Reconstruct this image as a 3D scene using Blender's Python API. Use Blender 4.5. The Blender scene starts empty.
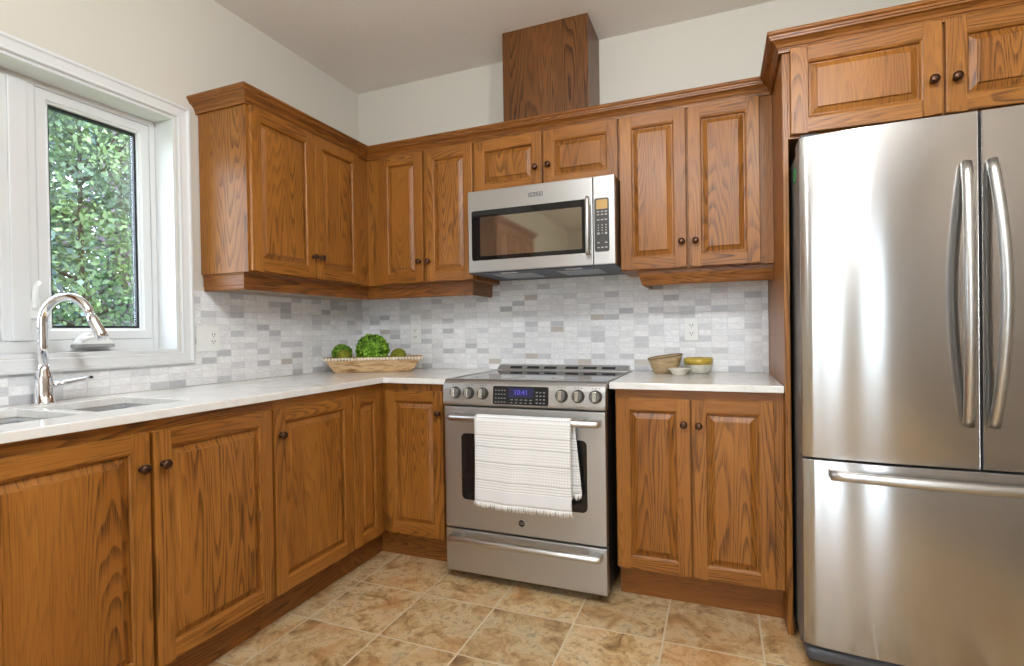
import bpy, math, random
from mathutils import Vector, Matrix

random.seed(7)
PI = math.pi
SC = bpy.context.scene
COL = SC.collection

# ------------------------------------------------------------------ camera
cd = bpy.data.cameras.new('camera')
cam = bpy.data.objects.new('camera', cd)
COL.objects.link(cam)
SC.camera = cam
CX, CY, CZ, YAW, PIT, ROL, FOC, PX, PY = 2.1695, -2.8081, 1.1290, 0.3810, -0.0084, -0.0156, 521.73, 510.57, 336.58
Fv = Vector((-math.sin(YAW) * math.cos(PIT), math.cos(YAW) * math.cos(PIT), math.sin(PIT)))
Rv = Vector((math.cos(YAW), math.sin(YAW), 0))
Uv = Rv.cross(Fv)
R2 = Rv * math.cos(ROL) + Uv * math.sin(ROL)
U2 = -Rv * math.sin(ROL) + Uv * math.cos(ROL)
M = Matrix(((R2.x, U2.x, -Fv.x, CX), (R2.y, U2.y, -Fv.y, CY), (R2.z, U2.z, -Fv.z, CZ), (0, 0, 0, 1)))
cam.matrix_world = M
cd.sensor_fit = 'HORIZONTAL'
cd.sensor_width = 36.0
cd.lens = FOC / 1024 * 36.0
cd.shift_x = (512 - PX) / 1024
cd.shift_y = (PY - 333) / 1024
cd.clip_start = 0.02

# ------------------------------------------------------------------ sky and exposure
wd = bpy.data.worlds.new('overcast_sky')
SC.world = wd
wd.use_nodes = True
wn = wd.node_tree.nodes
wn['Background'].inputs[0].default_value = (0.80, 0.90, 1.0, 1)
wn['Background'].inputs[1].default_value = 7.5
SC.view_settings.view_transform = 'Standard'
SC.view_settings.look = 'None'
SC.view_settings.gamma = 1.0
SC.view_settings.use_curve_mapping = False
SC.view_settings.exposure = 0.04
GLOBE_L = 92.0           # radiance of each unseen globe added as fill light

# ------------------------------------------------------------------ materials
def nd(nt, kind, x=None, **kw):
    n = nt.nodes.new(kind)
    for k, v in kw.items():
        setattr(n, k, v)
    return n

def lk(nt, a, b):
    nt.links.new(a, b)

def mat(name, color=(.5, .5, .5), rough=.5, metal=0.0, **kw):
    m = bpy.data.materials.new(name)
    m.use_nodes = True
    b = m.node_tree.nodes['Principled BSDF']
    b.inputs['Base Color'].default_value = (*color, 1)
    b.inputs['Roughness'].default_value = rough
    b.inputs['Metallic'].default_value = metal
    for k, v in kw.items():
        b.inputs[k].default_value = v
    return m

def bs(m):
    return m.node_tree.nodes['Principled BSDF']

def math_n(nt, op, a, b=None, c=None, clamp=False):
    n = nd(nt, 'ShaderNodeMath', operation=op)
    n.use_clamp = clamp
    for i, v in enumerate((a, b, c)):
        if v is None:
            continue
        if isinstance(v, (int, float)):
            n.inputs[i].default_value = v
        else:
            lk(nt, v, n.inputs[i])
    return n.outputs[0]

def ramp(nt, fac, stops, interp='LINEAR'):
    r = nd(nt, 'ShaderNodeValToRGB')
    r.color_ramp.interpolation = interp
    e = r.color_ramp.elements
    while len(e) < len(stops):
        e.new(0.5)
    for i, (p, c) in enumerate(stops):
        e[i].position = p
        e[i].color = (*c, 1) if len(c) == 3 else c
    lk(nt, fac, r.inputs[0])
    return r.outputs[0]

def mixc(nt, fac, a, b, mode='MIX'):
    n = nd(nt, 'ShaderNodeMix', data_type='RGBA', blend_type=mode)
    for s, v in ((n.inputs[0], fac), (n.inputs[6], a), (n.inputs[7], b)):
        if isinstance(v, (int, float)):
            s.default_value = v
        elif isinstance(v, tuple):
            s.default_value = (*v, 1)
        else:
            lk(nt, v, s)
    return n.outputs[2]

def noise(nt, vec, scale, detail=3, rough=.5, dist=0.0):
    n = nd(nt, 'ShaderNodeTexNoise')
    n.inputs['Scale'].default_value = scale
    n.inputs['Detail'].default_value = detail
    n.inputs['Roughness'].default_value = rough
    n.inputs['Distortion'].default_value = dist
    if vec is not None:
        lk(nt, vec, n.inputs['Vector'])
    return n.outputs[0]

def vscale(nt, vec, s):
    n = nd(nt, 'ShaderNodeVectorMath', operation='MULTIPLY')
    lk(nt, vec, n.inputs[0])
    n.inputs[1].default_value = s
    return n.outputs[0]

def bump(nt, h, strength, dist=.002, m=None):
    n = nd(nt, 'ShaderNodeBump')
    n.inputs['Strength'].default_value = strength
    n.inputs['Distance'].default_value = dist
    lk(nt, h, n.inputs['Height'])
    if m:
        lk(nt, n.outputs[0], bs(m).inputs['Normal'])
    return n.outputs[0]

def lin(r, g, b):
    f = lambda c: (c / 255 / 12.92) if c / 255 < .04045 else ((c / 255 + .055) / 1.055) ** 2.4
    return (f(r), f(g), f(b))

def wood(name, light, mid, dark, rough=.36, contrast=1.0):
    m = mat(name, mid, rough)
    bs(m).inputs['Specular IOR Level'].default_value = .38
    nt = m.node_tree
    uv = nd(nt, 'ShaderNodeUVMap').outputs[0]
    big = noise(nt, vscale(nt, uv, (1.0, .085, 1)), 8.0, 1.4, .45, .12)   # growth rings: contours give cathedrals
    w = math_n(nt, 'FRACT', math_n(nt, 'MULTIPLY', big, 30.0))
    band = ramp(nt, w, [(0.0, (0, 0, 0)), (.40, (.12, .12, .12)), (.78, (.9, .9, .9)), (.90, (1, 1, 1)), (1.0, (0, 0, 0))])
    pore = noise(nt, vscale(nt, uv, (1.0, .020, 1)), 380.0, 2, .6)
    pore = ramp(nt, pore, [(.38, (1, 1, 1)), (.60, (0, 0, 0))])
    tone = noise(nt, vscale(nt, uv, (1.0, .15, 1)), 5.0, 2, .5)
    base = ramp(nt, tone, [(.20, mid), (.66, light)])
    fade = ramp(nt, noise(nt, vscale(nt, uv, (1.0, .3, 1)), 4.0, 1, .5), [(.38, (.25, .25, .25)), (.60, (1, 1, 1))])
    bandf = math_n(nt, 'MULTIPLY', band, fade)
    f1 = math_n(nt, 'MULTIPLY', bandf, .31 * contrast)
    pb = math_n(nt, 'MULTIPLY', pore, math_n(nt, 'ADD', math_n(nt, 'MULTIPLY', bandf, .60), .30))
    f2 = math_n(nt, 'MULTIPLY', pb, .62 * contrast)
    f = math_n(nt, 'ADD', f1, f2, clamp=True)
    c = mixc(nt, f, base, dark)
    lk(nt, c, bs(m).inputs['Base Color'])
    bump(nt, math_n(nt, 'SUBTRACT', 1.0, f2), .12, .001, m)
    return m

WOOD = wood('oak_honey_stain', lin(170, 110, 45), lin(142, 85, 27), lin(54, 26, 7), rough=.36, contrast=1.12)
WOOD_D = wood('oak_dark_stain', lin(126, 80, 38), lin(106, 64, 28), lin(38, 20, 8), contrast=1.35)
WOOD_V = wood('oak_trim_stain', lin(154, 96, 40), lin(128, 74, 26), lin(52, 26, 8), rough=.36, contrast=1.15)

def paint(name, c, rough=.6, bumps=.0, scale=120):
    m = mat(name, c, rough)
    if bumps:
        nt = m.node_tree
        g = nd(nt, 'ShaderNodeNewGeometry').outputs['Position']
        bump(nt, noise(nt, g, scale, 3, .6), bumps, .004, m)
    return m

WALL = paint('cream_wall_paint', lin(214, 209, 197), .55, .06)
CEIL = paint('textured_ceiling_paint', lin(244, 240, 236), .8, .35, 90)
WHITE = paint('white_trim_paint', lin(224, 225, 224), .35)
PLAST = mat('white_plastic', lin(240, 240, 236), .3)
SLOT = mat('dark_slot', (.02, .02, .02), .6)
RUBBER = mat('black_gasket', (.012, .015, .02), .4)
BRONZE = mat('antique_bronze', lin(84, 58, 44), .3, .85)
CHROME = mat('polished_chrome', (.86, .86, .88), .06, 1.0)

def steel(name, col, rough, aniso=.6, streak=.0):
    m = mat(name, col, rough, 1.0)
    b = bs(m)
    b.inputs['Anisotropic'].default_value = aniso
    nt = m.node_tree
    t = nd(nt, 'ShaderNodeTangent', direction_type='UV_MAP')
    lk(nt, t.outputs[0], b.inputs['Tangent'])
    uv = nd(nt, 'ShaderNodeUVMap').outputs[0]
    s = noise(nt, vscale(nt, uv, (1, .012, 1)), 700, 2, .6)
    r = math_n(nt, 'ADD', math_n(nt, 'MULTIPLY', s, .05), rough - .025)
    lk(nt, r, b.inputs['Roughness'])
    return m

STEEL = steel('brushed_stainless', lin(190, 188, 185), .42, .4)
STEEL_F = steel('brushed_stainless_door', lin(188, 186, 184), .19, .96)
STEEL_H = steel('satin_handle_metal', lin(200, 198, 194), .34, .3)
STEEL_S = mat('sink_stainless', lin(206, 208, 210), .38, 1.0)
GREYM = mat('grey_painted_steel', lin(120, 118, 116), .45, .2)
DARKG = mat('dark_grey_plastic', lin(72, 72, 76), .45)
GRILLE = mat('vent_dark_metal', lin(64, 72, 86), .4, .5)
FILTER = mat('filter_mesh_metal', lin(160, 166, 174), .35, .9)
BGLASS = mat('black_glass', (.008, .008, .009), .04)
COOK = mat('ceramic_cooktop_glass', (.010, .010, .012), .05, 0.0)
MWGLASS = mat('microwave_door_glass', lin(156, 147, 132), .05, 0.9)
LCDY = mat('amber_lcd', lin(190, 150, 84), .3)
MARK = mat('pale_key_print', lin(168, 166, 160), .5)
KEYP = mat('dim_key_print', lin(112, 112, 116), .5)
GOLDH = STEEL_H

def glass_mat():
    m = bpy.data.materials.new('window_glass')
    m.use_nodes = True
    nt = m.node_tree
    nt.nodes.remove(nt.nodes['Principled BSDF'])
    o = nt.nodes['Material Output']
    t = nd(nt, 'ShaderNodeBsdfTransparent')
    t.inputs[0].default_value = (.96, .98, 1, 1)
    g = nd(nt, 'ShaderNodeBsdfGlossy')
    g.inputs['Roughness'].default_value = .02
    mx = nd(nt, 'ShaderNodeMixShader')
    mx.inputs[0].default_value = .10
    lk(nt, t.outputs[0], mx.inputs[1])
    lk(nt, g.outputs[0], mx.inputs[2])
    lk(nt, mx.outputs[0], o.inputs[0])
    return m
GLASS = glass_mat()

def emit(name, c, s):
    m = mat(name, tuple(q * .04 for q in c), .5)
    bs(m).inputs['Emission Color'].default_value = (*c, 1)
    bs(m).inputs['Emission Strength'].default_value = s
    return m
BLUE = emit('blue_clock_digits', (.16, .13, 1.0), .75)
PANELBLUE = emit('blue_display_glow', (.03, .025, .16), .3)
FILLGLOW = emit('fill_globe_glow', (.90, .955, 1.0), GLOBE_L)  # bluish glow of the added fill globes, all out of view

def grid_mask(nt, coord, size, off, half):
    """1 inside a cell, 0 in the joint, plus the cell index."""
    t = math_n(nt, 'DIVIDE', math_n(nt, 'SUBTRACT', coord, off), size)
    idx = math_n(nt, 'FLOOR', t)
    fr = math_n(nt, 'FRACT', t)
    d = math_n(nt, 'MULTIPLY', math_n(nt, 'MINIMUM', fr, math_n(nt, 'SUBTRACT', 1.0, fr)), size)
    k = nd(nt, 'ShaderNodeMapRange')
    lk(nt, d, k.inputs[0])
    k.inputs[1].default_value = half * .6
    k.inputs[2].default_value = half * 1.4
    return k.outputs[0], idx

def mosaic(name, axis, uoff):
    m = mat(name, lin(220, 218, 214), .22)
    nt = m.node_tree
    pos = nd(nt, 'ShaderNodeNewGeometry').outputs['Position']
    sp = nd(nt, 'ShaderNodeSeparateXYZ')
    lk(nt, pos, sp.inputs[0])
    mu, iu = grid_mask(nt, sp.outputs[axis], .0765, uoff, .0011)
    mv, iv = grid_mask(nt, sp.outputs[2], .0303, .9150, .0011)
    cb = nd(nt, 'ShaderNodeCombineXYZ')
    lk(nt, iu, cb.inputs[0])
    lk(nt, iv, cb.inputs[1])
    cb.inputs[2].default_value = 3.7 + axis
    wn_ = nd(nt, 'ShaderNodeTexWhiteNoise', noise_dimensions='3D')
    lk(nt, cb.outputs[0], wn_.inputs['Vector'])
    tone = ramp(nt, wn_.outputs[0], [(0, lin(248, 248, 248)), (.36, lin(243, 243, 243)), (.62, lin(237, 237, 237)), (.78, lin(226, 226, 227)),
                                      (.87, lin(212, 212, 214)), (.935, lin(196, 196, 199)), (.975, lin(198, 190, 181))], 'CONSTANT')
    # marble clouds and veins, shifted per tile
    sh = nd(nt, 'ShaderNodeVectorMath', operation='MULTIPLY_ADD')
    lk(nt, wn_.outputs[1], sh.inputs[0])
    sh.inputs[1].default_value = (3, 3, 3)
    lk(nt, pos, sh.inputs[2])
    cl = noise(nt, vscale(nt, sh.outputs[0], (1, 1, 2.6)), 18, 5, .6, .8)
    vein = ramp(nt, cl, [(.40, (0, 0, 0)), (.49, (1, 1, 1)), (.51, (1, 1, 1)), (.58, (0, 0, 0))])
    c = mixc(nt, math_n(nt, 'MULTIPLY', vein, .20), tone, lin(172, 170, 170))
    msk = math_n(nt, 'MULTIPLY', mu, mv)
    c = mixc(nt, msk, lin(216, 215, 213), c)
    lk(nt, c, bs(m).inputs['Base Color'])
    lk(nt, math_n(nt, 'SUBTRACT', .65, math_n(nt, 'MULTIPLY', msk, .40)), bs(m).inputs['Roughness'])
    bump(nt, msk, .35, .0012, m)
    return m
MOS_B = mosaic('marble_mosaic_tile', 0, 2.361 - .0765 * 40)
MOS_L = mosaic('marble_mosaic_tile_side', 1, -3.06)

def floor_mat():
    m = mat('travertine_look_floor_tile', lin(170, 140, 100), .35)
    nt = m.node_tree
    pos = nd(nt, 'ShaderNodeNewGeometry').outputs['Position']
    sp = nd(nt, 'ShaderNodeSeparateXYZ')
    lk(nt, pos, sp.inputs[0])
    mu, iu = grid_mask(nt, sp.outputs[0], .333, .634 - .333 * 4, .0034)
    mv, iv = grid_mask(nt, sp.outputs[1], .328, -.861 - .328 * 30, .0034)
    cb = nd(nt, 'ShaderNodeCombineXYZ')
    lk(nt, iu, cb.inputs[0])
    lk(nt, iv, cb.inputs[1])
    wn_ = nd(nt, 'ShaderNodeTexWhiteNoise', noise_dimensions='3D')
    lk(nt, cb.outputs[0], wn_.inputs['Vector'])
    sh = nd(nt, 'ShaderNodeVectorMath', operation='MULTIPLY_ADD')
    lk(nt, wn_.outputs[1], sh.inputs[0])
    sh.inputs[1].default_value = (7, 7, 7)
    lk(nt, pos, sh.inputs[2])
    v = sh.outputs[0]
    n1 = noise(nt, v, 9.5, 7, .72, .7)
    c = ramp(nt, n1, [(.26, lin(104, 80, 54)), (.37, lin(154, 120, 78)), (.47, lin(196, 162, 114)), (.56, lin(214, 188, 146)),
                      (.65, lin(194, 176, 138)), (.75, lin(156, 146, 116)), (.84, lin(124, 118, 98))])
    n2 = noise(nt, v, 38, 5, .75, .4)
    spot = ramp(nt, n2, [(.52, (0, 0, 0)), (.64, (1, 1, 1))])
    c = mixc(nt, math_n(nt, 'MULTIPLY', spot, .55), c, lin(110, 82, 54))
    n3 = noise(nt, v, 5.0, 3, .5, .6)
    rust = ramp(nt, n3, [(.50, (0, 0, 0)), (.66, (1, 1, 1))])
    c = mixc(nt, math_n(nt, 'MULTIPLY', rust, .36), c, lin(196, 132, 76))
    tn = ramp(nt, wn_.outputs[0], [(0, (.86, .86, .86)), (1, (1.06, 1.05, 1.03))])
    c = mixc(nt, 1.0, c, tn, 'MULTIPLY')
    msk = math_n(nt, 'MULTIPLY', mu, mv)
    c = mixc(nt, msk, lin(208, 192, 162), c)
    lk(nt, c, bs(m).inputs['Base Color'])
    lk(nt, math_n(nt, 'SUBTRACT', .7, math_n(nt, 'MULTIPLY', msk, .36)), bs(m).inputs['Roughness'])
    h = math_n(nt, 'ADD', msk, math_n(nt, 'MULTIPLY', n2, .25))
    bump(nt, h, .35, .002, m)
    return m
FLOOR = floor_mat()

def quartz_mat():
    m = mat('white_quartz', lin(232, 230, 224), .14)
    nt = m.node_tree
    pos = nd(nt, 'ShaderNodeNewGeometry').outputs['Position']
    n = noise(nt, pos, 5, 6, .62, 1.2)
    c = ramp(nt, n, [(.35, lin(222, 217, 208)), (.5, lin(236, 234, 229)), (.7, lin(228, 224, 217))])
    lk(nt, c, bs(m).inputs['Base Color'])
    return m
QUARTZ = quartz_mat()

def speckle(name, stops, scale, rough=.8, detail=4, bmp=.0, vec_s=None):
    m = mat(name, stops[0][1], rough)
    nt = m.node_tree
    pos = nd(nt, 'ShaderNodeNewGeometry').outputs['Position']
    if vec_s:
        pos = vscale(nt, pos, vec_s)
    n = noise(nt, pos, scale, detail, .65, .3)
    lk(nt, ramp(nt, n, stops), bs(m).inputs['Base Color'])
    if bmp:
        bump(nt, n, bmp, .004, m)
    return m
MOSS_BRIGHT = speckle('bright_boxwood_leaves', [(.3, lin(58, 92, 14)), (.5, lin(104, 152, 30)), (.7, lin(158, 198, 60))], 40, .6)
MOSS_DEEP = speckle('deep_green_moss', [(.3, lin(46, 66, 12)), (.6, lin(88, 116, 26)), (.8, lin(120, 150, 44))], 60, .9)
MOSS_OLIVE = speckle('olive_moss', [(.3, lin(74, 80, 12)), (.5, lin(120, 124, 28)), (.75, lin(164, 164, 58))], 160, .95, 5, .6)
LEAF = speckle('hedge_leaves', [(.32, lin(48, 70, 68)), (.45, lin(82, 108, 86)), (.56, lin(122, 148, 96)), (.70, lin(172, 190, 140))], 1.7, .55, 5)
LEAF_B = speckle('blue_green_leaves', [(.34, lin(48, 64, 78)), (.5, lin(86, 110, 110)), (.66, lin(136, 158, 140))], 2.0, .55, 5)
LEAF_P = speckle('plum_leaves', [(.30, lin(84, 64, 84)), (.5, lin(122, 100, 120)), (.7, lin(150, 142, 150))], 3.4, .55, 5)
for lm in (LEAF, LEAF_B, LEAF_P):
    bs(lm).inputs['Transmission Weight'].default_value = 0.0
BARK = speckle('brown_bark', [(.3, lin(44, 42, 36)), (.7, lin(78, 72, 60))], 30, .9, 5, .5)
LAWN = speckle('lawn_grass', [(.3, lin(70, 96, 44)), (.7, lin(122, 146, 78))], 12, .9, 6)
TRAYW = speckle('pale_carved_wood', [(.32, lin(128, 92, 56)), (.45, lin(186, 148, 102)), (.58, lin(214, 182, 138)), (.72, lin(164, 124, 80))], 9, .6, 4, .15, (1.2, 1.2, 6))
BEADW = mat('whitewashed_beads', lin(240, 230, 212), .6)
BOWLT = speckle('tan_mango_wood', [(.3, lin(156, 130, 94)), (.55, lin(186, 160, 120)), (.75, lin(204, 182, 146))], 12, .55, 4, 0, (1, 1, 6))
BOWLR = mat('brown_bowl_rim', lin(120, 96, 66), .5)
CERAM = speckle('grey_white_glaze', [(.35, lin(196, 194, 176)), (.7, lin(222, 218, 204))], 30, .3)
YGLAZE = speckle('yellow_gold_glaze', [(.35, lin(176, 146, 48)), (.7, lin(212, 186, 88))], 40, .3)
DISHW = mat('cream_dish', lin(224, 218, 204), .35)

def towel_mat():
    m = mat('white_woven_cotton', lin(238, 237, 234), .9)
    nt = m.node_tree
    uv = nd(nt, 'ShaderNodeUVMap').outputs[0]
    sp = nd(nt, 'ShaderNodeSeparateXYZ')
    lk(nt, uv, sp.inputs[0])
    x, s = sp.outputs[0], sp.outputs[1]      # metres across / metres down from the bar
    # diamond weave
    a = math_n(nt, 'SINE', math_n(nt, 'MULTIPLY', math_n(nt, 'ADD', x, s), 270.0))
    b = math_n(nt, 'SINE', math_n(nt, 'MULTIPLY', math_n(nt, 'SUBTRACT', x, s), 270.0))
    dia = math_n(nt, 'MULTIPLY', a, b)
    rows = math_n(nt, 'SINE', math_n(nt, 'MULTIPLY', s, 560.0))
    # bands of ribbing between the diamond panels
    def band(lo, hi):
        return math_n(nt, 'MULTIPLY', math_n(nt, 'GREATER_THAN', s, lo), math_n(nt, 'LESS_THAN', s, hi))
    ribs = math_n(nt, 'ADD', math_n(nt, 'ADD', band(.083, .135), band(.197, .218)), band(.277, .318))
    plain = math_n(nt, 'GREATER_THAN', s, .318)
    h = mixc(nt, ribs, dia, rows)
    hh = math_n(nt, 'MULTIPLY', h, math_n(nt, 'SUBTRACT', 1.0, plain))
    dash = math_n(nt, 'GREATER_THAN', math_n(nt, 'SINE', math_n(nt, 'MULTIPLY', x, 520.0)), -.2)
    ed = None
    for p in (.014, .083, .135, .197, .218, .277):
        e = band(p - .0016, p + .0016)
        ed = e if ed is None else math_n(nt, 'ADD', ed, e)
    ed = math_n(nt, 'MULTIPLY', ed, dash)
    k = math_n(nt, 'MULTIPLY', math_n(nt, 'LESS_THAN', hh, -.25), .48)
    c = mixc(nt, k, lin(240, 239, 236), lin(176, 174, 170))
    c = mixc(nt, math_n(nt, 'MULTIPLY', ed, .75), c, lin(120, 118, 116))
    c = mixc(nt, math_n(nt, 'MULTIPLY', plain, .35), c, lin(206, 207, 212))
    lk(nt, c, bs(m).inputs['Base Color'])
    bump(nt, hh, .25, .0015, m)
    return m
TOWEL = towel_mat()

# ------------------------------------------------------------------ mesh helper
class MB:
    def __init__(s, T=None):
        s.v, s.f, s.fm, s.fs, s.uv = [], [], [], [], []
        s.T = T

    def add(s, verts, faces, m=0, grain=(0, 0, 1), off=None, smooth=False, uvs=None):
        g = Vector(grain).normalized()
        if off is None:
            off = (random.uniform(0, 40), random.uniform(0, 40))
        vs = [Vector(p) for p in verts]
        b = len(s.v)
        for f in faces:
            ps = [vs[i] for i in f]
            if uvs:
                s.uv.append([uvs[i] for i in f])
            else:
                n = Vector((0, 0, 0))
                for i in range(1, len(ps) - 1):
                    n += (ps[i] - ps[0]).cross(ps[i + 1] - ps[0])
                n = n.normalized() if n.length > 1e-12 else Vector((0, 0, 1))
                w = n.cross(g)
                gg = g
                if w.length < .3:
                    w = n.orthogonal()
                    gg = n.cross(w)
                w.normalize()
                s.uv.append([(p.dot(w) + off[0], p.dot(gg) + off[1]) for p in ps])
            s.f.append([b + i for i in f])
            s.fm.append(m)
            s.fs.append(smooth)
        s.v += [(s.T @ p if s.T else p) for p in vs]
        return s

    def box(s, x0, x1, y0, y1, z0, z1, m=0, grain=(0, 0, 1), off=None):
        vs = [(x, y, z) for x in (x0, x1) for y in (y0, y1) for z in (z0, z1)]
        fs = [(0, 1, 3, 2), (4, 6, 7, 5), (0, 4, 5, 1), (2, 3, 7, 6), (0, 2, 6, 4), (1, 5, 7, 3)]
        return s.add(vs, fs, m, grain, off)

    def prism(s, poly, axis, a, b, m=0, grain=(0, 0, 1), off=None, smooth=False):
        """poly: ring of 2-D points in the plane across the axis; x: (y,z), y: (x,z), z: (x,y)."""
        def P(p, t):
            return {'x': (t, p[0], p[1]), 'y': (p[0], t, p[1]), 'z': (p[0], p[1], t)}[axis]
        n = len(poly)
        if off is None:
            off = (random.uniform(0, 40), random.uniform(0, 40))
        vs = [P(p, a) for p in poly] + [P(p, b) for p in poly]
        s.add(vs, [(i, (i + 1) % n, n + (i + 1) % n, n + i) for i in range(n)], m, grain, off, smooth)
        s.add(vs, [tuple(range(n))[::-1], tuple(range(n, 2 * n))], m, grain, off)
        return s

    def lathe(s, prof, c=(0, 0, 0), axis='z', n=24, m=0, smooth=True, caps=True):
        vs, fs = [], []
        for r, t in prof:
            for k in range(n):
                a = 2 * PI * k / n
                u, w = r * math.cos(a), r * math.sin(a)
                p = {'z': (u, w, t), 'y': (u, t, w), 'x': (t, u, w)}[axis]
                vs.append((p[0] + c[0], p[1] + c[1], p[2] + c[2]))
        for i in range(len(prof) - 1):
            for k in range(n):
                k2 = (k + 1) % n
                fs.append((i * n + k, i * n + k2, (i + 1) * n + k2, (i + 1) * n + k))
        s.add(vs, fs, m, smooth=smooth)
        if caps:
            s.add(vs, [tuple(range(n))[::-1], tuple(range((len(prof) - 1) * n, len(prof) * n))], m)
        return s

    def tube(s, path, rad, n=12, m=0, flat=1.0, up=None, grain=None):
        """tube along a list of points; rad a number or list; flat squashes across 'up'."""
        P = [Vector(p) for p in path]
        R = rad if isinstance(rad, (list, tuple)) else [rad] * len(P)
        vs, fs = [], []
        ref = Vector(up) if up else None
        for i, p in enumerate(P):
            t = (P[min(i + 1, len(P) - 1)] - P[max(i - 1, 0)]).normalized()
            if ref is None:
                ref = t.orthogonal().normalized()
            a = (ref - t * ref.dot(t)).normalized()
            b = t.cross(a)
            if not up:
                ref = a
            for k in range(n):
                th = 2 * PI * k / n
                vs.append(p + a * math.cos(th) * R[i] * flat + b * math.sin(th) * R[i])
        for i in range(len(P) - 1):
            for k in range(n):
                k2 = (k + 1) % n
                fs.append((i * n + k, i * n + k2, (i + 1) * n + k2, (i + 1) * n + k))
        g = grain or (P[-1] - P[0])
        if Vector(g).length < 1e-6:
            g = (0, 0, 1)
        s.add(vs, fs, m, smooth=True, grain=g)
        s.add(vs, [tuple(range(n))[::-1], tuple(range((len(P) - 1) * n, len(P) * n))], m, grain=g)
        return s

    def rings(s, mp, u0, u1, v0, v1, steps, m=0, cap=True, gu=(1, 0, 0), gv=(0, 0, 1), mitre=False):
        """nested rectangles: steps of (inset, depth); mp maps (u, v, depth) to a point."""
        off = (random.uniform(0, 40), random.uniform(0, 40))
        offs = [(random.uniform(0, 40), random.uniform(0, 40)) for _ in range(4)]
        for (i0, d0), (i1, d1) in zip(steps, steps[1:]):
            a = [(u0 + i0, v0 + i0), (u1 - i0, v0 + i0), (u1 - i0, v1 - i0), (u0 + i0, v1 - i0)]
            b = [(u0 + i1, v0 + i1), (u1 - i1, v0 + i1), (u1 - i1, v1 - i1), (u0 + i1, v1 - i1)]
            for k in range(4):
                q = [mp(*a[k], d0), mp(*a[(k + 1) % 4], d0), mp(*b[(k + 1) % 4], d1), mp(*b[k], d1)]
                g = (gu if k % 2 == 0 else gv) if mitre else gv
                s.add(q, [(0, 1, 2, 3)], m, g, offs[k] if mitre else off)
        if cap:
            i, d = steps[-1]
            q = [mp(u0 + i, v0 + i, d), mp(u1 - i, v0 + i, d), mp(u1 - i, v1 - i, d), mp(u0 + i, v1 - i, d)]
            s.add(q, [(0, 1, 2, 3)], m, gv, off)
        return s

    def sweep(s, prof, path, m=0):
        """profile (outward, z) swept along plan points; outward is to the right of travel; mitred corners."""
        P = [Vector((p[0], p[1])) for p in path]
        rows = []
        for i, p in enumerate(P):
            ns = []
            if i > 0:
                d = (P[i] - P[i - 1]).normalized()
                ns.append(Vector((d.y, -d.x)))
            if i < len(P) - 1:
                d = (P[i + 1] - P[i]).normalized()
                ns.append(Vector((d.y, -d.x)))
            if len(ns) == 2:
                o = (ns[0] + ns[1]) / (1 + ns[0].dot(ns[1]))
            else:
                o = ns[0]
            rows.append([(p.x + o.x * a, p.y + o.y * a, z) for a, z in prof])
        n = len(prof)
        for i in range(len(P) - 1):
            d = (P[i + 1] - P[i])
            vs = rows[i] + rows[i + 1]
            s.add(vs, [(k, n + k, n + (k + 1) % n, (k + 1) % n) for k in range(n)], m, (d.x, d.y, 0))
        s.add(rows[0], [tuple(range(n))], m, (0, 0, 1))
        s.add(rows[-1], [tuple(range(n))[::-1]], m, (0, 0, 1))
        return s

    def build(s, name, mats, parent=None, M=None, bevel=0.0, seg=2, loc=None, sub=0):
        me = bpy.data.meshes.new(name)
        me.from_pydata([tuple(v) for v in s.v], [], s.f)
        mats = mats if isinstance(mats, (list, tuple)) else [mats]
        for mm in mats:
            me.materials.append(mm)
        uvl = me.uv_layers.new(name='UVMap')
        li = 0
        for p, fm, fs, uv in zip(me.polygons, s.fm, s.fs, s.uv):
            p.material_index = fm
            p.use_smooth = fs
            for k, t in enumerate(uv):
                uvl.data[p.loop_start + k].uv = t
        o = bpy.data.objects.new(name, me)
        COL.objects.link(o)
        if parent is not None:
            o.parent = parent
        if M is not None:
            o.matrix_local = M
        if loc is not None:
            o.location = loc
        if bevel:
            b = o.modifiers.new('edge', 'BEVEL')
            b.width = bevel
            b.segments = seg
            b.limit_method = 'ANGLE'
            b.angle_limit = .7
        if sub:
            o.modifiers.new('smooth', 'SUBSURF').levels = sub
            o.modifiers['smooth'].render_levels = sub
        # consistent outward normals
        import bmesh
        bm = bmesh.new()
        bm.from_mesh(me)
        bmesh.ops.remove_doubles(bm, verts=bm.verts, dist=1e-6)
        bmesh.ops.recalc_face_normals(bm, faces=bm.faces)
        bm.to_mesh(me)
        bm.free()
        return o

def thing(name, label, cat, loc=(0, 0, 0), rz=0.0, group=None):
    o = bpy.data.objects.new(name, None)
    o.empty_display_size = .05
    COL.objects.link(o)
    o.location = loc
    o.rotation_euler = (0, 0, rz)
    return tag(o, label, cat, group)

def tag(o, label, cat, group=None):
    o['label'] = label
    o['category'] = cat
    if group:
        o['group'] = group
    return o

def struct(o, label=None):
    o['kind'] = 'structure'
    if label:
        o['label'] = label
    return o

def sempty(name, loc=(0, 0, 0)):
    o = bpy.data.objects.new(name, None)
    o.empty_display_size = .05
    COL.objects.link(o)
    o.location = loc
    return struct(o)

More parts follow.
